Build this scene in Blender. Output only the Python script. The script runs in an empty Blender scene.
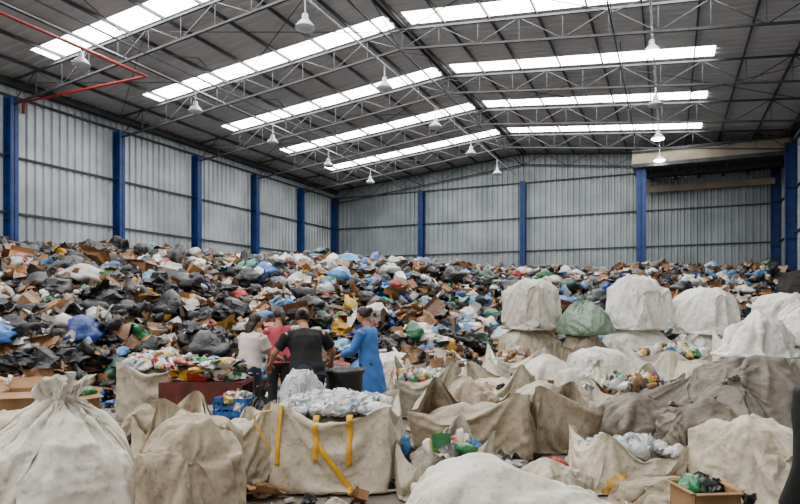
import bpy, bmesh, math, random
import numpy as np
from mathutils import Vector, Matrix, noise as mn
from mathutils.bvhtree import BVHTree
random.seed(7); rng=np.random.default_rng(7)
TH=math.radians(24.2); C=math.cos(TH); S_=math.sin(TH)
XL,XR,YB,YF=-23.5,5.7,40.0,-9.0
XC=(XL+XR)/2; EAVE=10.55; RIDGE=11.95
def roofz(x): return RIDGE-(RIDGE-EAVE)*abs(x-XC)/((XR-XL)/2)
def W(u,v,z=0.0): return Vector((u*C-v*S_, u*S_+v*C, z))
def srgb(r,g,b):
    f=lambda c:(c/255/12.92 if c/255<=.04045 else ((c/255+.055)/1.055)**2.4)
    return (f(r),f(g),f(b),1)
col=bpy.context.scene.collection
# ---------------------------------------------------------------- materials
def newmat(name):
    m=bpy.data.materials.new(name); m.use_nodes=True
    nt=m.node_tree; return m,nt,nt.nodes['Principled BSDF'],nt.nodes,nt.links
def ramp(nodes,stops):
    r=nodes.new('ShaderNodeValToRGB'); e=r.color_ramp.elements
    e[0].position,e[0].color=stops[0]; e[1].position,e[1].color=stops[-1]
    for p,c in stops[1:-1]:
        x=e.new(p); x.color=c
    return r
def mat_noise(name,c1,c2,scale=3,rough=.7,metal=0,bump=0,bscale=20,bdist=.02,spec=.4,lo=.35,hi=.65):
    m,nt,b,n,l=newmat(name)
    tc=n.new('ShaderNodeTexCoord'); nz=n.new('ShaderNodeTexNoise'); nz.inputs['Scale'].default_value=scale; nz.inputs['Detail'].default_value=6
    l.new(tc.outputs['Object'],nz.inputs['Vector'])
    r=ramp(n,[(lo,c1),(hi,c2)]); l.new(nz.outputs['Fac'],r.inputs[0]); l.new(r.outputs[0],b.inputs['Base Color'])
    b.inputs['Roughness'].default_value=rough; b.inputs['Metallic'].default_value=metal; b.inputs['Specular IOR Level'].default_value=spec
    if bump:
        z=n.new('ShaderNodeTexNoise'); z.inputs['Scale'].default_value=bscale; z.inputs['Detail'].default_value=5; z.inputs['Distortion'].default_value=.6
        l.new(tc.outputs['Object'],z.inputs['Vector'])
        bp=n.new('ShaderNodeBump'); bp.inputs['Strength'].default_value=bump; bp.inputs['Distance'].default_value=bdist
        l.new(z.outputs['Fac'],bp.inputs['Height']); l.new(bp.outputs[0],b.inputs['Normal'])
    return m
def mat_woven(name,base,dirt,amt=.5,rough=.6,crumple=.6,cdist=.022,weave=True):
    m,nt,b,n,l=newmat(name)
    tc=n.new('ShaderNodeTexCoord'); oi=n.new('ShaderNodeObjectInfo')
    mu=n.new('ShaderNodeMath'); mu.operation='MULTIPLY'; mu.inputs[1].default_value=37; l.new(oi.outputs['Random'],mu.inputs[0])
    va=n.new('ShaderNodeVectorMath'); va.operation='ADD'; l.new(tc.outputs['Object'],va.inputs[0]); l.new(mu.outputs[0],va.inputs[1])
    V=va.outputs[0]
    a=n.new('ShaderNodeTexNoise'); a.inputs['Scale'].default_value=2.1; a.inputs['Detail'].default_value=9; a.inputs['Roughness'].default_value=.7; a.inputs['Distortion'].default_value=.3
    l.new(V,a.inputs['Vector'])
    r=ramp(n,[(.32,dirt),(.36+.3*amt,base)]); l.new(a.outputs['Fac'],r.inputs[0])
    sp=n.new('ShaderNodeTexNoise'); sp.inputs['Scale'].default_value=24; sp.inputs['Detail'].default_value=6; l.new(V,sp.inputs['Vector'])
    r2=ramp(n,[(.32,(.6,.55,.47,1)),(.47,(1,1,1,1))]); l.new(sp.outputs['Fac'],r2.inputs[0])
    mx=n.new('ShaderNodeMixRGB'); mx.blend_type='MULTIPLY'; mx.inputs[0].default_value=.6
    l.new(r.outputs[0],mx.inputs[1]); l.new(r2.outputs[0],mx.inputs[2])
    hv=n.new('ShaderNodeHueSaturation'); mr=n.new('ShaderNodeMapRange'); mr.inputs[3].default_value=.82; mr.inputs[4].default_value=1.06
    l.new(oi.outputs['Random'],mr.inputs[0]); l.new(mr.outputs[0],hv.inputs['Value']); l.new(mx.outputs[0],hv.inputs['Color']); l.new(hv.outputs[0],b.inputs['Base Color'])
    b.inputs['Roughness'].default_value=rough; b.inputs['Specular IOR Level'].default_value=.3
    prev=None
    for sc_,st_,ds in ((3.5,crumple,cdist),(9,crumple*.8,cdist*.4)):
        w=n.new('ShaderNodeTexNoise'); w.noise_type='RIDGED_MULTIFRACTAL'; w.inputs['Scale'].default_value=sc_; w.inputs['Detail'].default_value=2; w.inputs['Distortion'].default_value=1.4; l.new(V,w.inputs['Vector'])
        b1=n.new('ShaderNodeBump'); b1.inputs['Strength'].default_value=st_; b1.inputs['Distance'].default_value=ds; l.new(w.outputs['Fac'],b1.inputs['Height'])
        if prev: l.new(prev.outputs[0],b1.inputs['Normal'])
        prev=b1
    if weave:
        ck=n.new('ShaderNodeTexChecker'); ck.inputs['Scale'].default_value=170; l.new(tc.outputs['Object'],ck.inputs['Vector'])
        b2=n.new('ShaderNodeBump'); b2.inputs['Strength'].default_value=.25; b2.inputs['Distance'].default_value=.002
        l.new(ck.outputs['Fac'],b2.inputs['Height']); l.new(prev.outputs[0],b2.inputs['Normal']); prev=b2
    l.new(prev.outputs[0],b.inputs['Normal'])
    return m
def mat_attr(name,rough=.5,spec=.4):
    m,nt,b,n,l=newmat(name)
    at=n.new('ShaderNodeAttribute'); at.attribute_name='Col'
    tc=n.new('ShaderNodeTexCoord'); nz=n.new('ShaderNodeTexNoise'); nz.inputs['Scale'].default_value=5; nz.inputs['Detail'].default_value=6
    l.new(tc.outputs['Object'],nz.inputs['Vector'])
    r=ramp(n,[(.3,(.5,.47,.43,1)),(.58,(1,1,1,1))]); l.new(nz.outputs['Fac'],r.inputs[0])
    mx=n.new('ShaderNodeMixRGB'); mx.blend_type='MULTIPLY'; mx.inputs[0].default_value=.75
    l.new(at.outputs['Color'],mx.inputs[1]); l.new(r.outputs[0],mx.inputs[2]); l.new(mx.outputs[0],b.inputs['Base Color'])
    b.inputs['Roughness'].default_value=rough; b.inputs['Specular IOR Level'].default_value=spec
    z=n.new('ShaderNodeTexNoise'); z.inputs['Scale'].default_value=11; z.inputs['Detail'].default_value=4; z.inputs['Distortion'].default_value=1
    l.new(tc.outputs['Object'],z.inputs['Vector'])
    bp=n.new('ShaderNodeBump'); bp.inputs['Strength'].default_value=.6; bp.inputs['Distance'].default_value=.04
    l.new(z.outputs['Fac'],bp.inputs['Height']); l.new(bp.outputs[0],b.inputs['Normal'])
    return m
def mat_emit(name,c,s):
    m,nt,b,n,l=newmat(name)
    b.inputs['Base Color'].default_value=(.8,.8,.8,1); b.inputs['Emission Color'].default_value=c; b.inputs['Emission Strength'].default_value=s
    return m
M_wall=mat_noise('corrugated_steel',srgb(146,152,156),srgb(182,188,191),.5,.45,.35,0,spec=.5)
M_wall2=mat_noise('corrugated_steel_gable',srgb(130,138,141),srgb(160,168,170),.5,.45,.35,0,spec=.5)
M_roof=mat_noise('roof_sheet',srgb(172,173,172),srgb(188,189,188),.6,.6,.05)
M_blue=mat_noise('blue_painted_steel',srgb(12,38,88),srgb(20,56,120),2,.45)
M_steel=mat_noise('primer_steel',srgb(48,49,52),srgb(64,66,69),2,.6,.2)
M_galv=mat_noise('galvanised_conduit',srgb(160,165,170),srgb(190,194,198),2,.5,.2)
M_red=mat_noise('red_pipe_paint',srgb(120,25,22),srgb(160,40,34),2,.45)
M_sky=mat_emit('translucent_skylight_sheet',(1,.995,.98,1),26)
M_lamp=mat_emit('lamp_lens_lit',(1,.99,.95,1),70)
M_floor=mat_noise('dirty_concrete',srgb(78,72,66),srgb(130,122,112),1.2,.85,0,.4,12)
M_beige=mat_noise('beige_fascia_paint',srgb(132,122,104),srgb(152,142,122),1,.8)
M_card=mat_noise('cardboard',srgb(130,98,66),srgb(166,130,94),3,.85,0,.2,25,.004)
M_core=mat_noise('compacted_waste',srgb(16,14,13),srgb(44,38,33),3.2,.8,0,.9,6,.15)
M_lit=mat_attr('mixed_litter',.42,.5)
M_clear=mat_attr('plastic_packaging',.25,.6)
M_black=mat_noise('black_polythene',srgb(12,12,14),srgb(30,30,34),4,.35,0,.7,9,.03,.6)
M_wood=mat_noise('dark_red_wood',srgb(70,26,22),srgb(104,44,36),5,.7)
M_yel=mat_noise('yellow_webbing',srgb(206,150,30),srgb(230,178,48),9,.7)
M_crateb=mat_noise('blue_crate_plastic',srgb(30,80,150),srgb(44,100,176),3,.4)
M_bright=mat_woven('woven_clean_white',srgb(236,234,227),srgb(190,184,172),.4)
M_white=mat_woven('woven_white',srgb(214,208,196),srgb(168,157,138),.4)
M_cream=mat_woven('woven_cream',srgb(196,186,166),srgb(142,129,107),.5)
M_dirty=mat_woven('woven_dirty',srgb(168,154,132),srgb(108,95,76),.6)
M_grey=mat_woven('woven_grey',srgb(130,121,108),srgb(86,77,66),.6)
M_taupe=mat_woven('tarp_taupe',srgb(122,114,103),srgb(82,75,66),.6)
M_green=mat_woven('woven_greenish',srgb(146,166,150),srgb(104,120,102),.5,.5,.9,.04)
M_lilac=mat_woven('clear_film_bag',srgb(196,194,200),srgb(144,140,144),.5,.25,1,.06,False)
M_skin=mat_noise('skin',srgb(160,108,84),srgb(180,128,100),4,.55)
M_hair=mat_noise('dark_hair',srgb(18,13,11),srgb(40,28,22),18,.5,0,.5,60,.004)
M_eye=mat_noise('eye_white',srgb(220,218,214),srgb(230,228,224),4,.3)
M_lip=mat_noise('lips',srgb(140,70,64),srgb(150,80,72),4,.5)
def cloth(name,r,g,b): return mat_noise(name,srgb(r*.85,g*.85,b*.85),srgb(r,g,b),3,.85,0,.3,14,.01)
# ---------------------------------------------------------------- mesh helpers
def add(name,me,mats,loc=(0,0,0),rot=0,parent=None):
    o=bpy.data.objects.new(name,me); col.objects.link(o)
    for m in (mats if isinstance(mats,(list,tuple)) else [mats]): me.materials.append(m)
    o.location=loc; o.rotation_euler=(0,0,rot)
    if parent: o.parent=parent
    return o
def pyd(name,V,F,smooth=False):
    me=bpy.data.meshes.new(name); me.from_pydata([tuple(p) for p in V],[],F); me.update()
    if smooth: me.polygons.foreach_set('use_smooth',[True]*len(me.polygons))
    return me
class Acc:
    def __init__(s): s.V=[]; s.F=[]
    def quad(s,a,b,c,d):
        i=len(s.V); s.V+= [a,b,c,d]; s.F.append((i,i+1,i+2,i+3))
    def box(s,x0,x1,y0,y1,z0,z1):
        i=len(s.V); s.V+=[(x,y,z) for z in (z0,z1) for y in (y0,y1) for x in (x0,x1)]
        s.F+=[(i,i+2,i+3,i+1),(i+4,i+5,i+7,i+6),(i,i+1,i+5,i+4),(i+2,i+6,i+7,i+3),(i,i+4,i+6,i+2),(i+1,i+3,i+7,i+5)]
    def beam(s,p,q,w,h):
        p=Vector(p);q=Vector(q);d=(q-p).normalized()
        up=Vector((0,0,1)) if abs(d.z)<.95 else Vector((0,1,0))
        a=d.cross(up).normalized()*w/2; b=a.cross(d).normalized()*h/2
        i=len(s.V)
        for e in (p,q): s.V+=[tuple(e-a-b),tuple(e+a-b),tuple(e+a+b),tuple(e-a+b)]
        s.F+=[(i,i+1,i+2,i+3),(i+4,i+7,i+6,i+5)]+[(i+k,i+4+k,i+4+(k+1)%4,i+(k+1)%4) for k in range(4)]
    def lathe(s,prof,c=(0,0,0),n=20):
        i=len(s.V)
        for r,z in prof:
            for k in range(n):
                a=2*math.pi*k/n; s.V.append((c[0]+r*math.cos(a),c[1]+r*math.sin(a),c[2]+z))
        for j in range(len(prof)-1):
            for k in range(n):
                k2=(k+1)%n; s.F.append((i+j*n+k,i+j*n+k2,i+(j+1)*n+k2,i+(j+1)*n+k))
    def ribbon(s,cs,wd,smooth=2,side=None):
        cs=[Vector(c) for c in cs]
        for _ in range(smooth): cs=[cs[0]]+[(cs[i-1]+cs[i]*2+cs[i+1])/4 for i in range(1,len(cs)-1)]+[cs[-1]]
        i0=len(s.V)
        for i in range(len(cs)):
            t=(cs[min(i+1,len(cs)-1)]-cs[max(i-1,0)]).normalized()
            sd=side if side is not None else t.cross(Vector((cs[i].x,cs[i].y,0)).normalized()).normalized()
            s.V+=[tuple(cs[i]-sd*wd/2),tuple(cs[i]+sd*wd/2)]
            if i: b=i0+2*i-2; s.F.append((b,b+1,b+3,b+2))
    def obj(s,name,mat,smooth=False,**k): return add(name,pyd(name,s.V,s.F,smooth),mat,**k)
# ---------------------------------------------------------------- bulk-bag shapes by cloth simulation
def gridbox(w,d,h,cuts,open_top=False,seed=0):
    bm=bmesh.new(); bmesh.ops.create_cube(bm,size=1)
    bmesh.ops.subdivide_edges(bm,edges=bm.edges[:],cuts=cuts,use_grid_fill=True)
    if open_top: bmesh.ops.delete(bm,geom=[f for f in bm.faces if f.normal.z>.9],context='FACES')
    for v in bm.verts:
        n=mn.noise_vector(v.co*3+Vector((seed*5,0,0)))*.03
        v.co=Vector((v.co.x*w,v.co.y*d,(v.co.z+.5)*h+.03))+n
    bmesh.ops.recalc_face_normals(bm,faces=bm.faces[:])
    me=bpy.data.meshes.new('c'); bm.to_mesh(me); bm.free(); return me
def superblob(w,d,h,seed,n=4,dome=.1,lump=.06):
    bm=bmesh.new(); bmesh.ops.create_icosphere(bm,subdivisions=5,radius=1)
    for v in bm.verts:
        q=v.co; s=(abs(q.x)**n+abs(q.y)**n+abs(q.z)**n)**(-1/n); q=q*s
        z=(q.z+1)/2*h
        if q.z>.5: z+=dome*h*(1-q.x*q.x)*(1-q.y*q.y)
        k=1+lump*mn.noise(Vector((q.x*1.5,q.y*1.5,q.z*1.5+seed*3)))*2+lump*.5*mn.noise(q*5+Vector((seed,0,0)))
        v.co=Vector((q.x*w/2*k,q.y*d/2*k,z*(1+1.6*lump*mn.noise(q*2+Vector((seed,3,0))))+.035))
    me=bpy.data.meshes.new('fill'); bm.to_mesh(me); bm.free(); return me
sims={};cols=[];px=[0]
def setup(name,me,colliders,pressure=0,bend=1.0,mass=.25,tens=25,pin=None,keys=None,floorz=0):
    loc=(px[0],0,0); px[0]+=6
    if keys:
        o=bpy.data.objects.new('tmp',me); o.shape_key_add(name='Basis'); kb=o.shape_key_add(name='tie')
        for i,c in keys.items(): kb.data[i].co=c
        bpy.data.objects.remove(o); kb=me.shape_keys.key_blocks['tie']
        kb.value=0; kb.keyframe_insert('value',frame=1); kb.value=1; kb.keyframe_insert('value',frame=26); pin=list(keys.keys())
    o=bpy.data.objects.new(name,me); col.objects.link(o); o.location=loc
    c=bpy.data.collections.new('col_'+name)
    fl=bpy.data.meshes.new('f'); fl.from_pydata([(-3,-3,0),(3,-3,0),(3,3,0),(-3,3,0)],[],[(0,1,2,3)])
    for cm in colliders+[fl]:
        k=bpy.data.objects.new('collider',cm); col.objects.link(k); c.objects.link(k); k.location=loc
        k.modifiers.new('c','COLLISION'); k.collision.thickness_outer=.008; k.collision.cloth_friction=20; cols.append(k)
    if pin:
        vg=o.vertex_groups.new(name='pin'); vg.add(pin,1,'REPLACE')
    md=o.modifiers.new('cl','CLOTH'); s=md.settings; s.quality=5; s.mass=mass; s.tension_stiffness=tens; s.compression_stiffness=tens; s.shear_stiffness=8; s.bending_stiffness=bend; s.air_damping=1.5
    s.tension_damping=8; s.compression_damping=8; s.bending_damping=1
    if pressure: s.use_pressure=True; s.uniform_pressure_force=pressure
    if pin: s.vertex_group_mass='pin'; s.pin_stiffness=1
    cs=md.collision_settings; cs.collection=c; cs.distance_min=.01; cs.collision_quality=2
    sims[name]=o
FILL={}
setup('fullA',gridbox(1.2,1.13,1.42,34,seed=2),[superblob(1.05,1.0,.9,2,4,.04,.07)],pressure=-.4,bend=.25)
setup('fullB',gridbox(1.28,1.16,1.3,32,seed=8),[superblob(1.02,.96,.72,9,3.2,.05,.17)],pressure=-.3,bend=.22)
def rimkeys(me,w,d,h,targets):
    out={}
    for (sx,sy),(dx,dy,z) in targets.items():
        cx,cy=sx*w/2,sy*d/2
        for v in me.vertices:
            if abs(v.co.x-cx)<.085 and abs(v.co.y-cy)<.085 and v.co.z>h-.06:
                out[v.index]=(v.co.x+sx*dx,v.co.y+sy*dy,v.co.z-h-.03+z)
    return out
me=gridbox(1.2,1.08,1.02,34,True,3); CA={(-1,-1):(-.04,-.03,.9),(1,-1):(-.06,-.02,.86),(1,1):(-.02,-.03,.93),(-1,1):(-.05,-.03,.88)}
FILL['openA']=(superblob(1.12,1.02,.76,3,5,.06,.05),1.12,1.02,.78)
setup('openA',me,[FILL['openA'][0]],bend=.5,keys=rimkeys(me,1.2,1.08,1.02,CA))
me=gridbox(1.26,1.14,1.05,32,True,4); CB={(-1,-1):(.02,.04,.6),(1,-1):(-.1,.0,.82),(1,1):(-.12,-.05,.68),(-1,1):(-.14,-.1,.88)}
FILL['openB']=(superblob(1.1,1.0,.5,4,3.5,.12,.12),1.1,1.0,.54)
setup('openB',me,[FILL['openB'][0]],bend=.35,keys=rimkeys(me,1.26,1.14,1.05,CB))
me=gridbox(1.36,1.16,.82,30,True,14); CD={(-1,-1):(.04,.08,.4),(1,-1):(-.12,.02,.58),(1,1):(-.18,-.1,.62),(-1,1):(.0,-.15,.46)}
FILL['openC']=(superblob(1.2,1.0,.34,5,3,.2,.14),1.2,1.0,.38)
setup('openC',me,[FILL['openC'][0]],bend=.3,keys=rimkeys(me,1.36,1.16,.82,CD))
cb1=superblob(.8,.75,.5,5,2.5,.2,.2); cb2=superblob(.6,.6,.34,25,2.5,.2,.2)
for v in cb1.vertices: v.co.x-=.18
for v in cb2.vertices: v.co.x+=.36; v.co.y-=.1
setup('collapsed',gridbox(1.45,1.2,.95,32,False,5),[cb1,cb2],pressure=-.3,bend=.25)
me=gridbox(1.12,1.06,1.45,34,True,6); H=1.45; keys={}
for v in me.vertices:
    a=math.atan2(v.co.y,v.co.x)
    if abs(v.co.z-.03-H*.84)<H/66: r=.06+.015*math.cos(9*a); keys[v.index]=(.06+math.cos(a)*r,math.sin(a)*r,1.02)
    elif v.co.z-.03>H*.975: r=.15+.05*math.cos(5*a+1); keys[v.index]=(.1+math.cos(a)*r,-.02+math.sin(a)*r,1.17+.03*math.cos(3*a))
setup('tied',me,[superblob(1.0,.95,.72,6,2.6,.2,.1)],bend=.4,pressure=.3,keys=keys)
def tarpmesh(s,seg,seed):
    bm=bmesh.new(); bmesh.ops.create_grid(bm,x_segments=seg,y_segments=seg,size=s)
    for v in bm.verts: v.co.z=.95+.14*mn.noise(v.co*2.5+Vector((seed,0,0))); v.co.x*=.82
    tm=bpy.data.meshes.new('t'); bm.to_mesh(tm); bm.free(); return tm
lump=superblob(1.0,.7,.6,7,2.2,.3,.35)
lump2=superblob(.7,.6,.4,17,2.2,.3,.35)
for v in lump2.vertices: v.co.x+=.6; v.co.y-=.3
lump3=superblob(.5,.5,.3,27,2.2,.3,.3)
for v in lump3.vertices: v.co.x-=.6; v.co.y-=.45
setup('tarp',tarpmesh(1.2,74,1),[lump,lump2,lump3],bend=.2,mass=.35)
NF=44; sc=bpy.context.scene; sc.frame_start=1; sc.frame_end=NF
for f in range(1,NF+1): sc.frame_set(f)
TPL={}
dg=bpy.context.evaluated_depsgraph_get()
def foldf(p,o,dirs):
    wx=mn.noise(p*1.8+o); wy=mn.noise(p*1.8-o); f=0
    for i,(dr,fr,ph) in enumerate(dirs):
        s=p.dot(dr)*fr+ph+1.0*(wy if i%2 else wx); mask=.25+1.3*(wx if i%2 else -wy)
        if mask>0: f+=mask*(1-abs(math.sin(math.pi*s)))**1.6/(fr**.55)
    return f-.3+.22*(.5-2*abs(mn.noise(p*7+o)))
for ti,(k,o) in enumerate(list(sims.items())):
    me=bpy.data.meshes.new_from_object(o.evaluated_get(dg)); me.materials.clear()
    t=bpy.data.objects.new('t',me); col.objects.link(t); s=t.modifiers.new('s','SUBSURF'); s.levels=1; s.render_levels=1
    dg2=bpy.context.evaluated_depsgraph_get(); m2=bpy.data.meshes.new_from_object(t.evaluated_get(dg2)); bpy.data.objects.remove(t)
    rr=random.Random(ti+40); dirs=[]
    for i in range(6):
        th=rr.uniform(0,6.28); zc=rr.choice([.1,.3,.6,1.2])*rr.choice([-1,1]); dirs.append((Vector((math.cos(th),math.sin(th),zc)).normalized(),rr.uniform(2.2,6.5),rr.uniform(0,9)))
    oo=Vector((ti*4.1,ti*2.3,0)); A=.04 if k!='openA' else .024
    nrm=[v.normal.copy() for v in m2.vertices]
    for v,nn in zip(m2.vertices,nrm):
        p=v.co; v.co=p+nn*A*foldf(p,oo,dirs)
    m2.polygons.foreach_set('use_smooth',[True]*len(m2.polygons)); m2.materials.clear(); m2.materials.append(M_cream)
    co=np.empty(len(m2.vertices)*3,np.float32); m2.vertices.foreach_get('co',co); co=co.reshape(-1,3)
    co[:,2]=np.maximum(co[:,2],.0); m2.vertices.foreach_set('co',co.ravel()); m2.update()
    TPL[k]=(m2,co.min(0),co.max(0))
for o in list(sims.values())+cols: bpy.data.objects.remove(o)
for c in list(bpy.data.collections): bpy.data.collections.remove(c)
sc.frame_set(1)
# ---------------------------------------------------------------- building shell
def corr(a0,a1,per=.36,d=.06):
    out=[];a=a0
    while a<a1:
        for f,o in ((0,0),(.45,0),(.58,1),(.87,1)):
            if a+f*per<a1: out.append((a+f*per,o*d))
        a+=per
    out.append((a1,0)); return out
def wall(name,pts,mat):
    V=[];F=[]
    for lo,hi in pts: V+=[lo,hi]
    for i in range(len(pts)-1): F.append((2*i,2*i+2,2*i+3,2*i+1))
    return add(name,pyd(name,V,F),mat)
wall('wall_left',[((XL-o,y,0),(XL-o,y,EAVE)) for y,o in corr(YF,YB,.36,.075)],M_wall)
wall('wall_right',[((XR+o,y,0),(XR+o,y,EAVE)) for y,o in corr(YF,YB)],M_wall2)
wall('wall_back',[((x,YB+o,0),(x,YB+o,roofz(x))) for x,o in corr(XL,XR,.36,.075)],M_wall2)
a=Acc(); a.box(XL-.2,XR+.2,YF,YB+.2,-.2,0); a.obj('floor',M_floor)
strips=[-5.4,-.4,4.6,9.6,14.6,19.6,24.6,29.6,34.6]
ce=Acc()
def patch(x0,x1,y0,y1):
    pr=corr(y0,y1,.4,.04); i=len(ce.V)
    for y,o in pr: ce.V+=[(x0,y,roofz(x0)+o),(x1,y,roofz(x1)+o)]
    for k in range(len(pr)-1): ce.F.append((i+2*k,i+2*k+1,i+2*k+3,i+2*k+2))
yprev=YF
SL=[(XL+2.7,XC-.35),(XC+.35,XR-4.2)]
for s in strips:
    y0,y1=s-.48,s+.48
    for x0,x1 in ((XL,XC),(XC,XR)): patch(x0,x1,yprev,y0)
    patch(XL,SL[0][0],y0,y1); patch(SL[0][1],XC,y0,y1); patch(XC,SL[1][0],y0,y1); patch(SL[1][1],XR,y0,y1)
    yprev=y1
    for x0,x1 in SL:
        q=Acc(); q.quad((x0,y0,roofz(x0)),(x0,y1,roofz(x0)),(x1,y1,roofz(x1)),(x1,y0,roofz(x1)))
        q.obj('skylight',M_sky)
for x0,x1 in ((XL,XC),(XC,XR)): patch(x0,x1,yprev,YB+.1)
ce.obj('ceiling',M_roof)
p=Acc(); nP=9
for side in (0,1):
    for k in range(nP+1):
        x=XL+(XC-XL)*k/nP if side==0 else XR-(XR-XC)*k/nP
        x=min(max(x,XL+.1),XR-.1)
        if k==nP: x=XC-.12 if side==0 else XC+.12
        z=roofz(x)-.07; p.box(x-.025,x+.025,YF,YB-.02,z-.06,z+.06)
p.obj('roof_purlins',M_steel)
for Y in [0,5,10,15,20,25,30,35,39.75]:
    t=Acc(); D=.95
    tz=lambda x: roofz(x)-.2
    bz=lambda x: roofz(x)-.2-D*(.75+.25*abs(x-XC)/14.6)
    for x0,x1 in ((XL+.3,XC),(XC,XR-.3)):
        t.beam((x0,Y,tz(x0)),(x1,Y,tz(x1)),.08,.07); t.beam((x0,Y,bz(x0)),(x1,Y,bz(x1)),.08,.07)
    n=20; xs=np.linspace(XL+.3,XR-.3,n+1)
    for i in range(n):
        x0,x1=xs[i],xs[i+1]
        if i%2==0: t.beam((x0,Y,bz(x0)),(x1,Y,tz(x1)),.03,.03)
        else: t.beam((x0,Y,tz(x0)),(x1,Y,bz(x1)),.03,.03)
        t.beam((x1,Y,bz(x1)),(x1,Y,tz(x1)),.022,.022)
    t.obj('roof_truss',M_steel)
b=Acc()
for y0 in (5,15,25,35):
    for xa,xb in ((XL+.3,XL+7.3),(XL+7.3,XC),(XC,XR-7.3),(XR-7.3,XR-.3)):
        y1=min(y0+5,39.7)
        b.beam((xa,y0,roofz(xa)-.3),(xb,y1,roofz(xb)-.3),.025,.025); b.beam((xb,y0,roofz(xb)-.3),(xa,y1,roofz(xa)-.3),.025,.025)
for x in (XL+7.3,XC,XR-7.3):
    z=roofz(x)-1.0; b.beam((x,YF,z),(x,39.8,z),.05,.05)
    for k in range(9):
        y=k*5; b.beam((x,y,z),(x,min(y+2.5,39.7),roofz(x)-.25),.03,.03); b.beam((x,min(y+5,39.7),z),(x,min(y+2.5,39.7),roofz(x)-.25),.03,.03)
b.obj('roof_bracing',M_steel)
def column(x,y,axis,top,B=.3,L=.46):
    q=Acc(); t=.03
    if axis=='x':
        q.box(x,x+t,y-B/2,y+B/2,0,top); q.box(x+L-t,x+L,y-B/2,y+B/2,0,top); q.box(x,x+L,y-t/2,y+t/2,0,top)
        for zz in (2.5,5,7.5): q.box(x+t,x+L-t,y-B/2,y+B/2,zz,zz+.02)
    else:
        q.box(x-B/2,x+B/2,y-t,y,0,top); q.box(x-B/2,x+B/2,y-L,y-L+t,0,top); q.box(x-t/2,x+t/2,y-L,y,0,top)
        for zz in (2.5,5,7.5): q.box(x-B/2,x+B/2,y-L+t,y-t,zz,zz+.02)
    q.obj('steel_column',M_blue)
for y in (0,5,10,15,20,25,30,35,39.6):
    column(XL+.02,y,'x',9.75); column(XR-.48,y,'x',9.75)
for x in (-16.2,-8.9): column(x,YB-.02,'y',9.9,.38)
column(-1.45,36.4,'y',9.4,.5)
g=Acc()
for z in (3.1,5.3,7.5,9.85):
    g.box(XL+.02,XL+.1,YF,YB,z-.04,z+.04); g.box(XR-.1,XR-.02,YF,YB,z-.04,z+.04); g.box(XL,XR,YB-.1,YB-.02,z-.04,z+.04)
g.obj('wall_girts',M_steel)
tr=Acc(); tr.box(XL,XL+.35,YF,YB,10.2,10.4); tr.box(XR-.35,XR,YF,YB,10.2,10.4); tr.obj('trim_1',M_steel)
k=Acc(); k.box(-1.9,XR-.1,35.7,35.85,9.5,10.15); k.box(-1.9,-1.8,35.85,39.9,9.5,10.15); can=k.obj('mezzanine_canopy',M_beige)
k=Acc(); k.box(-1.9,XR-.1,35.6,35.7,9.3,9.5); k.box(-1.9,XR-.1,35.6,35.7,10.15,10.25); k.box(-1.75,XR-.1,35.9,39.9,9.44,9.5); k.box(-1.7,XR-.1,37.6,37.8,9.15,9.44)
for x in np.linspace(-1.0,5.3,6): k.box(x,x+.12,35.95,39.8,9.25,9.44)
k.obj('soffit',M_steel,parent=can)
k=Acc(); k.box(-1.45,XR-.3,39.3,39.45,8.5,8.85); k.obj('lintel',M_beige,parent=can)
def pipe(name,pts,r,mat):
    cu=bpy.data.curves.new(name,'CURVE'); cu.dimensions='3D'; cu.bevel_depth=r; cu.bevel_resolution=3
    sp=cu.splines.new('POLY'); sp.points.add(len(pts)-1)
    for i,q in enumerate(pts): sp.points[i].co=(*q,1)
    cu.materials.append(mat); o=bpy.data.objects.new(name,cu); col.objects.link(o); return o
pipe('fire_sprinkler_pipe',[(-16.8,YF,9.75),(-16.8,15.6,9.75),(XL+.1,15.6,9.75),(XL+.1,15.6,9.3)],.055,M_red)
rows=[-17.4,-9.35,-.5]
for x in rows: pipe('lighting_conduit',[(x,YF,10.35),(x,39.5,10.35)],.03,M_galv)
for ri,x in enumerate(rows):
    for kk in range(5):
        y=13.5+5.15*kk+(.8 if ri==1 else 0)
        if ri==2: y=[15.0,20.1,25.4,30.6,36.0][kk]
        if ri==2 and kk==4: y=35.2
        L=Acc(); L.lathe([(.02,.75),(.02,.3),(.08,.28),(.1,.12),(.18,.05),(.29,-.1),(.3,-.12),(.27,-.1),(.1,.02)],n=20)
        o=L.obj('pendant_highbay_lamp',M_galv,True,loc=(x,y,9.6))
        lit= ri==2 and kk in (1,3,4)
        q=Acc(); q.lathe([(.0,-.2),(.2,-.17),(.28,-.12),(.27,-.08),(0,-.06)],n=16)
        q.obj('lens',M_lamp if lit else M_galv,True,parent=o)
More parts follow.
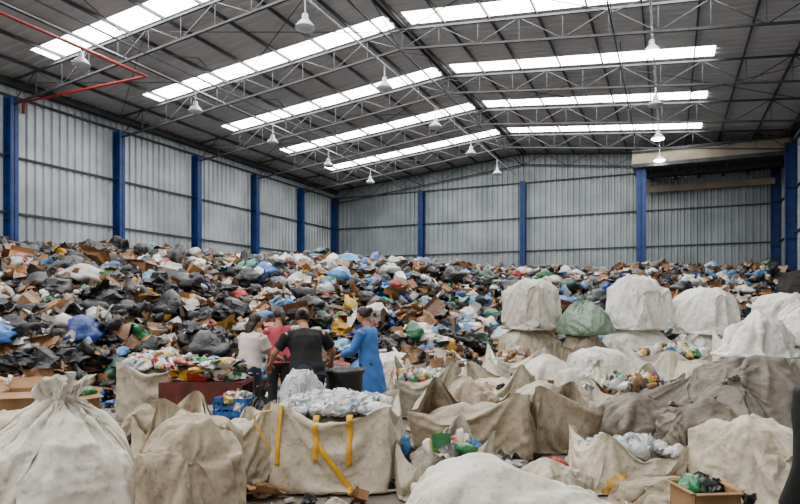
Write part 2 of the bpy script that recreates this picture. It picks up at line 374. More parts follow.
# ---------------------------------------------------------------- litter engine
def base_blob(seed,sub=3,pinch=True,smooth=True):
    bm=bmesh.new(); bmesh.ops.create_icosphere(bm,subdivisions=sub,radius=.5)
    o=Vector((seed*3.1,seed*1.7,0))
    for v in bm.verts:
        q=v.co.copy(); d=q.normalized()
        k=1+.5*mn.noise(q*2.0+o)+.42*(.5-2*abs(mn.noise(q*3.6+o)))+.25*mn.noise(q*7+o)
        if pinch and d.z>.8: k+=(d.z-.8)*3.0
        v.co=q*k; v.co.z*=.7
    V=np.array([v.co[:] for v in bm.verts]); F=[[v.index for v in f.verts] for f in bm.faces]; bm.free()
    return V,F,smooth
def base_box(flap=True,h=.7):
    V=[(x,y,z) for z in (-h/2,h/2) for (x,y) in ((-.5,-.4),(.5,-.4),(.5,.4),(-.5,.4))]
    F=[[0,3,2,1],[0,1,5,4],[1,2,6,5],[2,3,7,6],[3,0,4,7]]
    if flap:
        V+=[(-.5,-.65,h/2+.1),(.5,-.65,h/2+.1),(.8,-.4,h/2-.1),(.8,.4,h/2-.1),(.5,.6,h/2+.2),(-.5,.6,h/2+.2),(-.6,.4,h/2+.3),(-.6,-.4,h/2+.3)]
        F+=[[4,5,9,8],[5,6,11,10],[6,7,13,12],[7,4,15,14]]
    else: F.append([4,5,6,7])
    return np.array(V,float),F,False
def base_sheet(seed,amp=.2,n=5,asp=.7):
    V=[];F=[]
    for j in range(n):
        for i in range(n):
            x=i/(n-1)-.5;y=(j/(n-1)-.5)*asp
            x2=x+.12*mn.noise(Vector((y*3,seed*2.2,1))); y2=y+.12*mn.noise(Vector((x*3,seed*1.2,5)))
            V.append((x2,y2,amp*mn.noise(Vector((x*2.5,y*2.5,seed*5.3)))*2))
    for j in range(n-1):
        for i in range(n-1): F.append([j*n+i,j*n+i+1,(j+1)*n+i+1,(j+1)*n+i])
    return np.array(V),F,seed%2==0
def base_bottle():
    a=Acc(); a.lathe([(.001,0),(.15,0),(.16,.05),(.15,.35),(.16,.55),(.13,.72),(.05,.88),(.05,.98),(.001,1)],n=9)
    V=np.array(a.V); V[:,2]-=.5; return V,[list(f) for f in a.F],True
blobs=[base_blob(i,3,i%2==0,i%3!=0) for i in range(14)]
blobs2=[base_blob(i+30,2,False,i%2==0) for i in range(8)]
boxes=[base_box(True),base_box(False),base_box(True,.35),base_box(False,.15)]
sheets=[base_sheet(i,.12+.06*(i%4)) for i in range(1,11)]+[base_sheet(20+i,.1,5,.25) for i in range(3)]+[base_sheet(30+i,.55,7,.9) for i in range(4)]
bott=[base_bottle()]
def rotm(tilt=math.pi):
    ax=rng.normal(size=3); ax/=np.linalg.norm(ax); return np.array(Matrix.Rotation(rng.uniform(-tilt,tilt),3,Vector(ax)))@np.array(Matrix.Rotation(rng.uniform(0,6.28),3,'Z'))
flatcache={}
def litter(name,items,mat,parent=None,loc=(0,0,0),rot=0):
    VV=[];LL=[];TT=[];SS=[];CC=[];off=0
    for base,pos,sc_,R,c in items:
        V,F,sm=base
        if id(base) not in flatcache: flatcache[id(base)]=(np.array([i for f in F for i in f]),[len(f) for f in F],base)
        fl,tt,_=flatcache[id(base)]
        VV.append((V*np.array(sc_))@R.T+np.array(pos)); LL.append(fl+off)
        TT+=tt; SS+=[sm]*len(F)
        CC.append(np.tile(np.array(c),(len(V),1))); off+=len(V)
    V=np.concatenate(VV); L=np.concatenate(LL).astype(np.int32); T=np.array(TT,np.int32); Cc=np.concatenate(CC)
    me=bpy.data.meshes.new(name)
    me.vertices.add(len(V)); me.vertices.foreach_set('co',V.astype(np.float32).ravel())
    me.loops.add(len(L)); me.loops.foreach_set('vertex_index',L)
    me.polygons.add(len(T)); st=np.concatenate([[0],np.cumsum(T)[:-1]]).astype(np.int32)
    me.polygons.foreach_set('loop_start',st)
    try: me.polygons.foreach_set('loop_total',T)
    except Exception: pass
    me.polygons.foreach_set('use_smooth',np.array(SS,bool))
    me.update(calc_edges=True)
    at=me.color_attributes.new('Col','FLOAT_COLOR','POINT'); at.data.foreach_set('color',Cc.astype(np.float32).ravel())
    return add(name,me,mat,loc=loc,rot=rot,parent=parent)
P_black=[srgb(12,12,14),srgb(20,20,24),srgb(32,33,38)]
P_white=[srgb(205,203,198),srgb(230,228,224),srgb(180,178,172),srgb(192,196,198)]
P_card=[srgb(150,108,68),srgb(176,134,92),srgb(130,90,56),srgb(110,76,48),srgb(160,126,94)]
P_blue=[srgb(36,100,176),srgb(84,140,194),srgb(28,58,126),srgb(124,166,200)]
P_misc=[srgb(30,110,66),srgb(158,40,34),srgb(180,100,96),srgb(190,146,50),srgb(106,50,38),srgb(26,62,46),srgb(60,140,130)]
P_brown=[srgb(76,58,44),srgb(54,43,34),srgb(98,80,62),srgb(78,74,72)]
def pick(p): return p[rng.integers(len(p))]
def rand_item(pos,s,dark=.3,bluef=.08):
    r=rng.random()
    if r<.36:
        q=rng.random()
        if q<dark+.2: c=pick(P_black)
        elif q<dark+.34: c=pick(P_brown)
        elif q<dark+.34+bluef: c=pick(P_blue)
        elif q<.92: c=pick(P_white)
        else: c=pick(P_misc)
        return (pick(blobs),pos,(s*rng.uniform(.7,1.5),s*rng.uniform(.7,1.1),s*rng.uniform(.6,1.0)),rotm(1.5),c)
    if r<.55:
        c=pick(P_card) if rng.random()<.9 else pick(P_white)
        return (pick(boxes),pos,(s*rng.uniform(.6,1.1),s*rng.uniform(.5,1.0),s*rng.uniform(.4,.85)),rotm(1.5),c)
    if r<.88:
        q=rng.random(); c=pick(P_card) if q<.38 else pick(P_white) if q<.53 else pick(P_brown) if q<.73 else pick(P_blue) if q<.73+bluef*.6 else pick(P_black) if q<.94 else pick(P_misc)
        return (pick(sheets),pos,(s*1.25,s*1.2,s),rotm(1.5),c)
    q=rng.random(); c=pick(P_white) if q<.42 else pick(P_blue) if q<.42+bluef else pick(P_misc) if q<.78 else pick(P_black)
    return (pick(blobs2),pos,(s*.5,s*.45,s*.5),rotm(),c)
# ---------------------------------------------------------------- waste mountain
toeU=[-20,-9,-6,-4,-2,0,2,4,8,14]; toeV=[7.2,8.4,9.8,11.4,12.4,13.4,15,16.3,16.3,16.3]
cU=[-20,-12,-7,-3,0,4,10,18]; cH=[3.4,3.35,3.2,3.15,3.1,2.95,2.95,3.1]
def PH(u,v):
    v0=np.interp(u,toeU,toeV); L=np.interp(u,[-10,0,5],[11.5,9.0,9.0])
    t=(v-v0)/L
    if t<=0: return 0
    h=np.interp(u,cU,cH)*(1 if t>=1 else (t*(2-t))**.9)
    k=min(1,t*3)
    h+=k*(.3*mn.noise(Vector((u*.35,v*.35,1)))+.2*mn.noise(Vector((u*1.1,v*1.1,4))))
    return max(0,h+max(0,v-25)*.02)
nx,ny=110,130; V=[];F=[]
for j in range(ny+1):
    for i in range(nx+1):
        X=XL+.15+(XR-XL-.3)*i/nx; Y=2+(YB-.2-2)*j/ny
        u=X*C+Y*S_; v=-X*S_+Y*C
        h=PH(u,v); V.append((X,Y,h-.12 if h>0 else -.1))
for j in range(ny):
    for i in range(nx):
        q=[j*(nx+1)+i,j*(nx+1)+i+1,(j+1)*(nx+1)+i+1,(j+1)*(nx+1)+i]
        if max(V[k][2] for k in q)>-.09: F.append(q)
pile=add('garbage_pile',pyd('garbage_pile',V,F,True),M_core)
items=[]
def ok(u,v):
    w=W(u,v)
    return None if (w.x<XL+.5 or w.x>XR-.9 or w.y>YB-.9 or PH(u,v)<=.02) else w
def try_item(u,v,smin,smax,dark,bl):
    w=ok(u,v); s=rng.uniform(smin,smax)
    if w is None: return
    items.append(rand_item((w.x,w.y,PH(u,v)+s*rng.uniform(-.05,.25)),s,dark,bl))
for _ in range(11500):
    v=rng.uniform(8,27); u=rng.uniform(-.78*v,.62*v)
    x=u/v
    zone=.5+.9*mn.noise(Vector((u*.3,v*.3,9)))
    try_item(u,v,.18,.56,min(.55,max(.1,(.38 if x<-.2 else .28)+.35*(zone-.5))),.05 if x<-.25 else .18)
for _ in range(5500):
    v=rng.uniform(8,24); u=rng.uniform(-.75*v,.3*v)
    try_item(u,v,.1,.26,.3,.1)
for _ in range(2600):
    v=rng.uniform(26,46); u=rng.uniform(-.75*v,.7*v); try_item(u,v,.4,.8,.45,.1)
for _ in range(560):
    v=rng.uniform(9,26); u=rng.uniform(-.75*v,.6*v); w=ok(u,v)
    if w is None: continue
    s=rng.uniform(.5,.85); q=rng.random()
    if q<.6:
        c=pick(P_black) if rng.random()<(.72 if u/v<-.15 else .5) else pick(P_blue+P_white+[srgb(30,100,66),srgb(26,62,46)])
        items.append((blobs[int(rng.integers(7))*2],(w.x,w.y,PH(u,v)+.12*s),(s,s*.85,s*.7),rotm(.5),c))
    else:
        items.append((pick(sheets[:10]+boxes[2:]),(w.x,w.y,PH(u,v)+.12*s),(s*1.0,s*.9,s*.5),rotm(1.0),pick(P_card)))
litter('loose_waste',items,M_lit,parent=pile)
items=[]
for _ in range(1100):
    v=rng.uniform(4.5,15); u=rng.uniform(-.66*v,.66*v); w=W(u,v)
    if w.x>XR-.8 or PH(u,v)>0.05: continue
    s=rng.uniform(.06,.24); items.append(rand_item((w.x,w.y,s*.35),s,.15,.12))
litter('floor_litter',items,M_lit)
# ---------------------------------------------------------------- bags
clr=[srgb(206,210,212),srgb(188,196,202),srgb(222,222,220),srgb(170,182,192),srgb(200,195,185)]
mixc=clr+[srgb(60,120,180),srgb(180,60,50),srgb(50,130,80),srgb(160,120,84),srgb(214,186,90),srgb(90,84,80)]
cardc=[srgb(160,122,84),srgb(182,146,108),srgb(142,106,74),srgb(214,210,204),srgb(80,74,70)]
sm=blobs2+sheets[:4]+bott+bott
sc2=sheets[:10]+boxes+blobs2[:2]
def bag(name,u,v,w,d,h,T,mat,rot=0,z=0,fill=None):
    me,lo,hi=TPL[T]
    o=bpy.data.objects.new(name,me); col.objects.link(o)
    o.material_slots[0].link='OBJECT'; o.material_slots[0].material=mat
    dim=hi-lo; sx,sy,sz=w/dim[0],d/dim[1],h/dim[2]
    o.scale=(sx,sy,sz); o.location=W(u,v,z); o.rotation_euler=(0,0,TH+rot)
    if T in FILL:
        fm,fw,fd,fh=FILL[T]
        f=bpy.data.objects.new('fill_core',fm); col.objects.link(f); f.parent=o
        if not fm.materials: fm.materials.append(M_core)
        f.scale=(.95,.95,.96); f.material_slots[0].link='OBJECT'; f.material_slots[0].material=M_grey if fill else mat
        if fill:
            cnt,s0,s1,pal,bases,dome=fill; its=[]
            for _ in range(cnt):
                x=rng.uniform(-.88,.88); y=rng.uniform(-.88,.88)
                s=rng.uniform(s0,s1); zz=fh*(1+.05*(1-x*x)*(1-y*y))+dome*(1-x*x)*(1-y*y)*rng.uniform(.1,1)
                its.append((pick(bases),(x*fw/2,y*fd/2,zz+.02),(s/sx,s/sy,s/sz*rng.uniform(.7,1.1)),rotm(),pick(pal)))
            litter('contents',its,M_clear,parent=o)
    return o
F_clear=lambda n,dm=.1:(n,.06,.16,clr,sm,dm)
F_mix=lambda n,dm=.12:(n,.08,.22,mixc,sm,dm)
F_card=lambda n,dm=.12:(n,.12,.3,cardc,sc2,dm)
# front row
bag('white_bulk_bag',-2.58,4.45,1.22,1.1,1.18,'tied',M_white,.4)
bag('woven_sack',-1.6,4.65,.94,.86,.86,'fullB',M_dirty,.3)
bag('woven_sack',-2.0,5.4,.85,.75,.92,'openB',M_dirty,2.3)
bag('woven_sack',-1.62,5.85,.75,.7,.84,'openB',M_cream,.6)
SB=bag('strapped_bulk_bag',-.6,5.78,1.3,1.0,.84,'openA',M_cream,-.03,fill=(480,.05,.15,clr,sm,.1))
m0=TPL['openA'][0]; bvh=BVHTree.FromPolygons([v.co for v in m0.vertices],[p.vertices[:] for p in m0.polygons])
def onfront(x,z):
    h_=bvh.ray_cast(Vector((x,-3,z)),Vector((0,1,0)))
    return (h_[0]+Vector((0,-.014,0))) if h_[0] else None
def strap_pts(p0,p1,n=26):
    out=[]
    for i in range(n):
        f=i/(n-1); q=onfront(p0[0]+(p1[0]-p0[0])*f,p0[1]+(p1[1]-p0[1])*f)
        if q is not None and (not out or (q-out[-1]).length<.2): out.append(q)
    return out
st=Acc()
for p0,p1 in (((-.14,.35),(-.14,.9)),((-.14,.55),(.14,.12)),((.17,.3),(.17,.9)),((.14,.14),(.2,.02)),((-.5,.3),(-.47,.9))):
    cs=strap_pts(p0,p1)
    if len(cs)>3: st.ribbon(cs,.055,2)
for x in (-.14,.17):
    b0=strap_pts((x,.6),(x,.9))
    if b0:
        t0=b0[-1]; st.ribbon([t0+Vector((.0,(.14)*(1-math.cos(q/12*math.pi))/2,math.sin(q/12*math.pi)*.06)) for q in range(13)],.055,1,side=Vector((1,0,0)))
cl=Vector((-.56,-.5,.84)); st.ribbon([cl+Vector((-.16*math.sin(q/14*math.pi),.02*q/14,.0-.42*(q/14)+.12*math.sin(q/14*math.pi))) for q in range(15)],.05,1,side=Vector((0,1,0)))
so=st.obj('webbing_straps',M_yel,True,parent=SB); md=so.modifiers.new('t','SOLIDIFY'); md.thickness=.006
bag('flattened_bulk_bag',.74,4.0,1.8,1.2,.7,'collapsed',M_white,.0)
bag('woven_sack',-.36,3.8,.62,.55,.5,'collapsed',M_cream,1.2)
bag('woven_sack',.42,5.45,.95,.75,.64,'openC',M_cream,.4,fill=F_mix(22,.0))
bag('open_bulk_bag',.85,6.9,1.45,1.2,.82,'openB',M_dirty,-.15)
bag('open_bulk_bag',1.85,7.2,.9,.9,.78,'openB',M_dirty,1.7)
bag('collapsed_bulk_bag',3.05,7.4,1.5,1.05,.62,'collapsed',M_grey,.2)
bag('open_bulk_bag',2.15,5.75,1.15,.9,.54,'openC',M_cream,3.3,fill=F_clear(90,.02))
bag('woven_sack',3.1,5.25,1.15,.85,.72,'fullB',M_cream,1.9)
bag('woven_sack',2.15,4.8,1.1,.7,.36,'collapsed',M_dirty,2.2)
bag('woven_sack',1.35,5.3,.8,.6,.36,'collapsed',M_cream,.7)
bag('folded_tarpaulin_heap',3.95,6.55,2.1,1.6,1.14,'tarp',M_taupe,.3)
bag('folded_tarpaulin_heap',3.3,6.25,1.3,1.0,.74,'tarp',M_grey,2.4)
bag('folded_tarpaulin_heap',4.3,8.0,1.9,1.4,1.02,'tarp',M_taupe,-1.2)
# middle field
bag('open_bulk_bag',.35,9.4,1.1,1.0,.88,'openB',M_cream,.2,fill=F_mix(50,.04))
bag('open_bulk_bag',1.5,9.4,1.25,1.05,.82,'openB',M_cream,2.9)
bag('collapsed_bulk_bag',2.1,8.3,1.4,1.0,.66,'collapsed',M_cream,.4)
bag('collapsed_bulk_bag',2.7,10.3,1.7,1.1,.86,'collapsed',M_white,.2)
bag('open_bulk_bag',3.6,9.1,1.4,1.1,.78,'openC',M_cream,.2,fill=F_mix(90,.06))
bag('open_bulk_bag',4.9,10.9,1.4,1.1,.95,'openA',M_white,.5,fill=F_mix(130,.14))
bag('woven_sack',-.1,11.6,1.1,1.0,.8,'fullA',M_white,.4)
bag('woven_sack',1.1,11.8,1.2,1.0,.8,'collapsed',M_bright,1.1)
bag('open_bulk_bag',2.3,12.2,1.2,1.0,.92,'openB',M_white,.3,fill=F_card(40,.05))
bag('woven_sack',3.9,11.8,1.2,1.0,.88,'fullA',M_bright,.2)
bag('woven_sack',3.4,10.5,.9,.8,.76,'tied',M_white,.9)
bag('open_bulk_bag',.6,10.6,.95,.85,.82,'openA',M_white,.9,fill=F_card(60,.1))
bag('collapsed_bulk_bag',1.0,8.25,1.0,.7,.72,'collapsed',M_dirty,.1)
bag('open_bulk_bag',-3.62,9.0,1.2,1.05,.92,'openA',M_cream,.25,fill=F_mix(200,.16))
bag('collapsed_bulk_bag',-3.9,6.5,1.9,1.1,.62,'collapsed',M_dirty,.1)
bag('open_bulk_bag',-5.3,8.0,1.3,1.1,.8,'openB',M_cream,.5,fill=F_card(90,.15))
bag('woven_sack',-3.4,5.6,1.1,.9,.74,'fullB',M_cream,1.5)
bag('collapsed_bulk_bag',4.75,9.5,1.4,1.0,.82,'fullB',M_cream,.9)
def stack(u,v,w,h1,h2,m1,m2,t1,t2,r=0):
    bag('stacked_bulk_bag',u,v,w,w*.92,h1,t1,m1,r)
    if h2: bag('stacked_bulk_bag',u+.05,v,w*.96,w*.9,h2,t2,m2,r+1.7,z=h1*.93)
stack(3.0,14,1.4,1.2,1.22,M_cream,M_white,'fullA','fullA',.2)
stack(4.1,13.4,1.15,1.1,.92,M_dirty,M_green,'fullB','tied',.5)
stack(5.5,14,1.5,1.2,1.3,M_bright,M_bright,'fullA','fullB',.1)
stack(6.95,13.8,1.4,1.1,1.1,M_bright,M_bright,'fullA','fullA',.4)
stack(8.35,13.2,1.35,1.0,1.05,M_bright,M_bright,'fullB','fullA',.8)
stack(5.65,9.7,1.2,.92,.78,M_white,M_bright,'fullA','collapsed',.3)
stack(6.8,10.0,1.15,1.1,.9,M_white,M_bright,'fullA','tied',.6)
bag('stacked_bulk_bag',7.0,12.0,1.25,1.1,1.25,'openA',M_bright,.2,fill=F_clear(120,.15))
bag('stacked_bulk_bag',5.9,12.4,1.1,1.0,1.1,'tied',M_bright,.2)
bag('black_refuse_sack',-1.53,6.5,.48,.42,.84,'tied',M_black,.2)
bag('black_refuse_sack',2.28,3.95,.3,.3,.46,'tied',M_black,.3)
bag('clear_film_sack',-1.1,6.75,.68,.55,.98,'fullB',M_lilac,.4)
def carton(u,v,z,w,d,h,rot,seed,fill=False,fl=.4):
    r=random.Random(seed); a=Acc(); t=.008
    a.box(-w/2,w/2,-d/2,d/2,0,t)
    a.box(-w/2,w/2,-d/2,-d/2+t,0,h); a.box(-w/2,w/2,d/2-t,d/2,0,h); a.box(-w/2,-w/2+t,-d/2,d/2,0,h); a.box(w/2-t,w/2,-d/2,d/2,0,h)
    for sx,sy in ((0,-1),(0,1),(-1,0),(1,0)):
        an=math.radians(r.uniform(-30,60)); L=fl*min(w,d)
        if sy:
            o=sy*d/2; a.beam((0,o,h),(0,o+sy*L*math.cos(an),h+L*math.sin(an)),w,t)
        else:
            o=sx*w/2; a.beam((o,0,h),(o+sx*L*math.cos(an),0,h+L*math.sin(an)),d,t)
    o=a.obj('cardboard_box',M_card,loc=W(u,v,z),rot=TH+rot)
    if fill:
        its=[(pick(blobs),(rng.uniform(-.3,.3)*w,rng.uniform(-.3,.3)*d,h*.85+rng.uniform(0,.05)),(.2,.2,.2),rotm(),c) for c in (srgb(20,20,22),srgb(60,110,70),srgb(20,20,22),srgb(60,60,62),srgb(30,110,60))]
        litter('contents',its,M_clear,parent=o)
carton(-3.95,6.35,.56,.42,.36,.24,.3,1); carton(-3.4,6.3,.5,.34,.3,.26,-.5,2,True,.25)
carton(2.08,4.1,0,.32,.3,.46,.1,3,True,.1)
bag('woven_sack',-3.0,7.3,.9,.7,.5,'collapsed',M_dirty,.2)
t=Acc(); t.box(-.5,.5,-.3,.3,.72,.77)
for x in (-.46,.4):
    for y in (-.26,.2): t.box(x,x+.06,y,y+.06,0,.72)
t.box(-.5,.5,-.3,-.27,.5,.72); t.box(-.5,.5,.27,.3,.5,.72)
tab=t.obj('sorting_table',M_wood,loc=W(-2.4,7.5,0),rot=TH)
def base_tray():
    V=[(-.4,-.3,0),(.4,-.3,0),(.4,.3,0),(-.4,.3,0),(-.5,-.38,.16),(.5,-.38,.16),(.5,.38,.16),(-.5,.38,.16)]
    return np.array(V,float),[[0,1,2,3],[0,1,5,4],[1,2,6,5],[2,3,7,6],[3,0,4,7]],False
tray=base_tray(); its=[]
for sx,sy,cnt,c in ((.25,-.12,8,srgb(232,232,228)),(.02,.05,6,srgb(226,226,222)),(-.3,-.1,4,srgb(214,176,56)),(-.18,.12,5,srgb(190,206,214)),(.3,.12,6,srgb(140,140,140)),(-.05,-.16,4,srgb(170,50,40))):
    for i in range(cnt): its.append((tray,(sx+rng.uniform(-.01,.01),sy+rng.uniform(-.01,.01),.775+i*.03),(.26,.22,.25),np.array(Matrix.Rotation(rng.uniform(-.1,.1),3,'Z')),c))
for _ in range(110):
    s=rng.uniform(.08,.2); its.append((pick(boxes[1:]+sheets+blobs2),(rng.uniform(-.45,.45),rng.uniform(-.28,.25),.8+rng.uniform(0,.22)),(s,s,s*.6),rotm(.5),pick(mixc+P_misc+P_misc)))
litter('sorted_trays',its,M_clear,parent=tab)
def crate(u,v,z,w,d,h,rot,mat):
    a=Acc(); t=.02; a.box(-w/2,w/2,-d/2,d/2,0,t)
    for z0,z1 in ((0,h*.3),(h*.42,h*.62),(h*.78,h)):
        a.box(-w/2,w/2,-d/2,-d/2+t,z0,z1); a.box(-w/2,w/2,d/2-t,d/2,z0,z1); a.box(-w/2,-w/2+t,-d/2,d/2,z0,z1); a.box(w/2-t,w/2,-d/2,d/2,z0,z1)
    for x in np.linspace(-w/2,w/2-t,5):
        for y in (-d/2,d/2-t): a.box(x,x+t,y,y+t,0,h)
    o=a.obj('plastic_crate',mat,loc=W(u,v,z),rot=TH+rot)
    its=[(pick(sm),(rng.uniform(-.4,.4)*w,rng.uniform(-.4,.4)*d,h*rng.uniform(.5,1.1)),(.14,.14,.14),rotm(),pick(mixc+P_misc)) for _ in range(50)]
    litter('contents',its,M_clear,parent=o)
crate(-1.9,6.95,.42,.42,.3,.22,-.2,M_crateb)
bag('woven_sack',-1.9,7.0,.6,.5,.42,'collapsed',M_dirty,.5)
bn=Acc(); bn.lathe([(.001,0),(.2,0),(.22,.1),(.24,.8),(.27,.84),(.27,.88),(.23,.87),(.2,.6),(.001,.6)],n=28)
bn.obj('black_waste_bin',M_black,True,loc=W(-.72,7.75,0))
items=[]
for _ in range(220):
    v=rng.uniform(7.8,13); u=rng.uniform(.12*v,.6*v); s=rng.uniform(.08,.2); w=W(u,v)
    if w.x>XR-.8: continue
    items.append(rand_item((w.x,w.y,rng.uniform(.1,.5)),s,.05,.2))
litter('heaped_packaging',items,M_clear)
# ---------------------------------------------------------------- people
def ring_tube(acc,pts,rad,n=16):
    pts=[Vector(p) for p in pts]; i0=len(acc.V)
    ref=Vector((1,0,0)); m=len(pts)
    for k in range(m):
        d=(pts[min(k+1,m-1)]-pts[max(k-1,0)]).normalized()
        r=ref-d*ref.dot(d)
        if r.length<.1: r=Vector((0,1,0))-d*d.y
        r.normalize(); q=d.cross(r)
        rx,ry=rad[k] if isinstance(rad[k],tuple) else (rad[k],rad[k])
        for j in range(n):
            a=2*math.pi*j/n; acc.V.append(tuple(pts[k]+r*math.cos(a)*rx+q*math.sin(a)*ry))
    for k in range(m-1):
        for j in range(n): acc.F.append((i0+k*n+j,i0+k*n+(j+1)%n,i0+(k+1)*n+(j+1)%n,i0+(k+1)*n+j))
    acc.F.append(tuple(i0+j for j in reversed(range(n)))); acc.F.append(tuple(i0+(m-1)*n+j for j in range(n)))
def ellip(acc,c,r,M=None,f=None,sub=4):
    bm=bmesh.new(); bmesh.ops.create_icosphere(bm,subdivisions=sub,radius=1); i=len(acc.V)
    for v in bm.verts:
        q=v.co.copy()
        if f: q=f(q)
        q=Vector((q.x*r[0],q.y*r[1],q.z*r[2]))
        if M: q=M@q
        acc.V.append(tuple(Vector(c)+q))
    acc.F+=[tuple(i+v.index for v in fa.verts) for fa in bm.faces]; bm.free()
def remesh(name,acc,vox,mat,parent,folds=0,sm=2,seed=0):
    me=pyd(name,acc.V,acc.F); o=add(name,me,mat)
    m=o.modifiers.new('r','REMESH'); m.mode='VOXEL'; m.voxel_size=vox; m.use_smooth_shade=True
    s=o.modifiers.new('s','SMOOTH'); s.iterations=sm; s.factor=.5
    dg=bpy.context.evaluated_depsgraph_get(); me2=bpy.data.meshes.new_from_object(o.evaluated_get(dg))
    o.modifiers.clear(); o.data=me2
    if folds:
        for v in me2.vertices:
            p=v.co; v.co=p+v.normal*folds*(1-2.4*abs(mn.noise(Vector((p.x*7,p.y*7,p.z*4.5+seed)))))
    me2.polygons.foreach_set('use_smooth',[True]*len(me2.polygons))
    if not me2.materials: me2.materials.append(mat)
    o.parent=parent; return o
def person(name,u,v,yaw,H,lean,armL,armR,shirt,pants,turn=0,nod=0,style='tee',hair='bun',build=1.0):
    s=H/1.62; root=bpy.data.objects.new(name,None); col.objects.link(root); root.location=W(u,v,0); root.rotation_euler=(0,0,TH+yaw)
    root.scale=(s,s,s)
    hip=Vector((0,0,.86)); up=Vector((0,math.sin(lean),math.cos(lean))); fw=Vector((0,math.cos(lean),-math.sin(lean)))
    X=Vector((1,0,0)); B=build
    T=lambda h,y=0,x=0: hip+up*h+fw*y+X*x
    neck=T(.50,.01); head=T(.655,.05)
    if lean>.2: head+=Vector((0,.02,0))
    torso=[(T(-.07),(.15*B,.115*B)),(T(0),(.165*B,.125*B)),(T(.1,.01),(.15*B,.115*B)),(T(.2,.01),(.14*B,.105*B)),(T(.32,.02),(.16*B,.12*B)),(T(.42,.01),(.165*B,.1*B)),(T(.475,0),(.11,.07)),(T(.5,.0),(.055,.055)),(T(.58,.03),(.05,.052))]
    body=Acc(); ring_tube(body,[p for p,_ in torso],[r for _,r in torso],20)
    feet=[]
    for sx in (-1,1):
        hp=hip+X*sx*.085; kn=Vector((sx*.1,.03,.46)); an=Vector((sx*.11,-.02,.08))
        ring_tube(body,[hp+Vector((0,0,.02)),hp.lerp(kn,.4),kn,kn.lerp(an,.35),an,an-Vector((0,0,.05))],[.095*B,.085*B,.055,.055,.036,.036])
        ring_tube(body,[an+Vector((0,-.05,-.035)),an+Vector((0,.0,-.035)),an+Vector((0,.1,-.05)),an+Vector((0,.17,-.055))],[.03,(.038,.04),(.042,.028),(.03,.02)])
        feet.append((kn,an,hp))
    arms=[]
    for sx,(e,hnd) in ((-1,armL),(1,armR)):
        sh=T(.43,0,sx*.17*B); el=sh+Vector(e).normalized()*.27; wr=el+Vector(hnd).normalized()*.23
        ring_tube(body,[sh-X*sx*.05,sh,sh.lerp(el,.5),el,el.lerp(wr,.35),wr],[.055,.053,.046,.038,.037,.025])
        d=(wr-el).normalized(); side=d.cross(Vector((0,0,1))); side=(side.normalized() if side.length>.1 else X.copy()); nrm=side.cross(d)
        ring_tube(body,[wr-d*.01,wr+d*.03,wr+d*.085],[(.026,.02),(.038,.016),(.04,.014)])
        for fi,(o_,L) in enumerate(((-.03,.065),(-.01,.078),(.011,.074),(.03,.058))):
            b0=wr+d*.075+side*o_; b1=b0+d*L*.5-nrm*.006; b2=b1+d*L*.3-nrm*.018; b3=b2+d*L*.2-nrm*.02
            ring_tube(body,[b0,b1,b2,b3],[.0095,.009,.0085,.007],8)
        tb=wr+d*.03-side*sx*.03; ring_tube(body,[tb,tb+d*.03-side*sx*.03,tb+d*.06-side*sx*.035-nrm*.01],[.013,.011,.009],8)
        arms.append((sh,el,wr))
    HM=Matrix.Rotation(turn,3,'Z')@Matrix.Rotation(-nod-lean*.7,3,'X')
    def hs(q):
        q=q.copy()
        if q.z<0: q.x*=1-.28*(-q.z)**1.5; q.y*=1-.12*(-q.z)
        if q.y>0:
            nz=math.exp(-((q.x)/.16)**2-((q.z+.12)/.24)**2); q.y+=.2*nz
            for ex in(-.38,.38): q.y-=.1*math.exp(-((q.x-ex)/.2)**2-((q.z-.08)/.14)**2)
            q.y+=.06*math.exp(-(q.x/.25)**2-((q.z+.5)/.1)**2)
            q.y+=.07*math.exp(-(q.x/.3)**2-((q.z+.85)/.2)**2)
        return q
    ellip(body,head,(.076,.095,.115),HM,hs)
    for sx in(-1,1): ellip(body,head+HM@Vector((sx*.078,-.005,-.01)),(.012,.022,.032),HM,sub=2)
    remesh('body',body,.0065,M_skin,root)
    ey=Acc()
    for sx in(-1,1): ellip(ey,head+HM@Vector((sx*.029,.078,.008)),(.012,.01,.008),HM,sub=2)
    ey.obj('eyes',M_eye,True,parent=root)
    pu=Acc()
    for sx in(-1,1):
        ellip(pu,head+HM@Vector((sx*.029,.087,.008)),(.006,.004,.006),HM,sub=2)
        ellip(pu,head+HM@Vector((sx*.03,.087,.032)),(.017,.006,.004),HM,sub=2)
    pu.obj('pupils_and_brows',M_hair,True,parent=root)
    lp=Acc(); ellip(lp,head+HM@Vector((0,.094,-.055)),(.024,.008,.009),HM,sub=2); lp.obj('mouth',M_lip,True,parent=root)
    hr=Acc()
    def hf(q):
        q=q.copy()
        if q.y>.25 and q.z<.45: q.y=.25+(q.y-.25)*.05
        if q.z<-.35: q.z=-.35+(q.z+.35)*.3
        return q
    ellip(hr,head+HM@Vector((0,-.014,.016)),(.089,.104,.115),HM,hf)
    if hair=='bun': ellip(hr,head+HM@Vector((0,-.125,.04)),(.045,.04,.045),HM,sub=3)
    if hair=='pony': ring_tube(hr,[head+HM@Vector((0,-.1,.03)),head+HM@Vector((0,-.15,0)),head+HM@Vector((0,-.16,-.1)),head+HM@Vector((0,-.14,-.22))],[.025,.032,.03,.012],12)
    if hair=='long': ring_tube(hr,[head+HM@Vector((0,-.05,.0)),head+HM@Vector((0,-.075,-.08)),head+HM@Vector((0,-.085,-.2))],[(.085,.05),(.085,.045),(.06,.025)],16)
    remesh('hair',hr,.008,M_hair,root,.004,1,3)
    c=Acc(); g=.018
    tt=torso[:7]
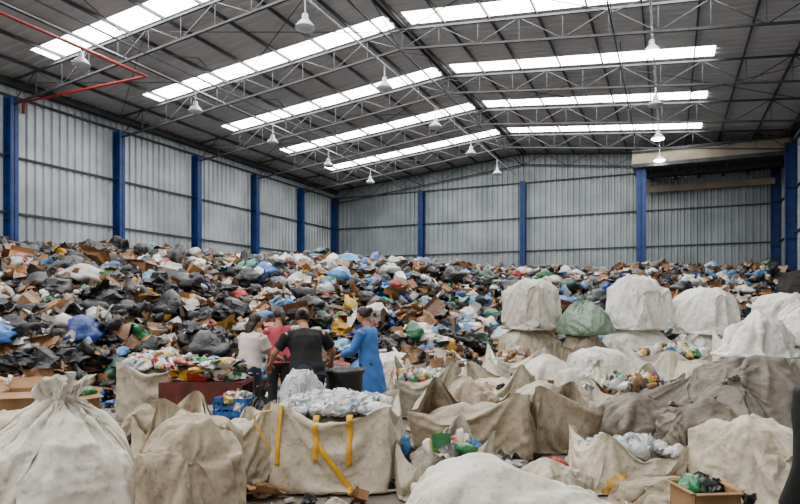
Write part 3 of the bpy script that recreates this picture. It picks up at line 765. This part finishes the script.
    if style=='smock':
        pts=[Vector((0,-.01,.42)),Vector((0,0,.6)),Vector((0,0,.78))]; rs=[(.25*B,.22*B),(.23*B,.2*B),(.2*B,.165*B)]
        pts+=[p for p,_ in tt[1:]]; rs+=[(r[0]+g,r[1]+g) for _,r in tt[1:]]
        ring_tube(c,pts,rs,24); cuff=.95
    else:
        low=T(-.1); pts=[low]+[p for p,_ in tt]; rs=[(.172*B+g,.135*B+g)]+[(r[0]+g,r[1]+g) for _,r in tt]
        ring_tube(c,pts,rs,24); cuff=.95 if style=='jacket' else None
    for sh,el,wr in arms:
        if cuff: ring_tube(c,[sh-X*.0,sh.lerp(el,.5),el,el.lerp(wr,.8)],[.072,.064,.055,.048],14)
        else: ring_tube(c,[sh,sh.lerp(el,.4),sh.lerp(el,.72)],[.073,.068,.07],14)
    ring_tube(c,[T(.42,0,-.17*B),T(.44,0,0),T(.42,0,.17*B)],[.068,.085,.068],14)
    remesh({'smock':'smock','jacket':'jacket'}.get(style,'tshirt'),c,.012,shirt,root,.008,3,seed=u*5)
    c=Acc()
    ring_tube(c,[T(.06),T(0),T(-.08),hip-Vector((0,0,.1))],[(.16*B,.125*B),(.18*B,.14*B),(.18*B,.14*B),(.15*B,.12*B)],20)
    for kn,an,hp in feet: ring_tube(c,[hp,hp.lerp(kn,.4),kn,kn.lerp(an,.5),an+Vector((0,0,.03))],[.105*B,.098*B,.075,.07,.062],14)
    remesh('trousers',c,.012,pants,root,.007,2,seed=v)
    sh_=Acc()
    for kn,an,hp in feet: ring_tube(sh_,[an+Vector((0,-.065,-.045)),an+Vector((0,.0,-.04)),an+Vector((0,.1,-.052)),an+Vector((0,.185,-.058))],[.032,(.045,.038),(.048,.027),(.034,.02)])
    remesh('shoes',sh_,.008,M_black,root)
J=cloth('denim_dark',40,48,70); K=cloth('dark_trousers',34,34,38)
person('woman_in_blue_smock',-.42,8.5,math.radians(62),1.66,.1,((-.3,.35,-1),(.1,1,-.35)),((.25,.5,-1),(-.1,1,-.3)),cloth('blue_smock_cloth',60,116,190),K,turn=.1,nod=.3,style='smock',hair='bun')
person('woman_in_black_tshirt',-1.15,7.45,math.radians(22),1.68,.3,((-.7,.3,-1),(-.1,.8,-.7)),((.8,.3,-1),(.1,.8,-.7)),cloth('black_tshirt_cloth',20,20,24),J,turn=-.3,nod=.15,hair='bun',build=1.22)
person('woman_in_pale_shirt',-2.12,8.4,math.radians(-30),1.58,.16,((-.2,.3,-1),(.2,1,-.3)),((.2,.4,-1),(-.1,1,-.3)),cloth('pale_pink_shirt_cloth',218,206,202),J,turn=-.2,nod=.2,hair='long',build=1.12)
person('woman_in_pink_shirt',-1.93,9.6,math.radians(15),1.64,.12,((-.2,.3,-1),(.2,1,-.3)),((.3,.4,-1),(-.1,1,-.3)),cloth('pink_shirt_cloth',180,70,84),K,turn=.3,nod=.2,hair='pony')
person('man_in_dark_jacket',1.80,2.3,math.radians(10),1.72,.05,((-.15,.0,-1),(-.02,.35,-1)),((.15,.0,-1),(0,.35,-1)),cloth('black_jacket_cloth',12,12,14),K,turn=-.2,nod=.1,style='jacket',hair='short',build=1.15)
# ---------------------------------------------------------------- light
w=bpy.data.worlds.new('daylight'); bpy.context.scene.world=w; w.use_nodes=True
bg=w.node_tree.nodes['Background']; bg.inputs[0].default_value=(1,.97,.93,1); bg.inputs[1].default_value=1.15
# ---------------------------------------------------------------- camera
cd=bpy.data.cameras.new('camera'); cd.lens=27; cd.sensor_width=36; cd.sensor_fit='HORIZONTAL'; cd.shift_y=53/800; cd.clip_end=300
co=bpy.data.objects.new('camera',cd); col.objects.link(co); co.location=(0,0,1.7); co.rotation_euler=(math.pi/2,0,TH)
bpy.context.scene.camera=co
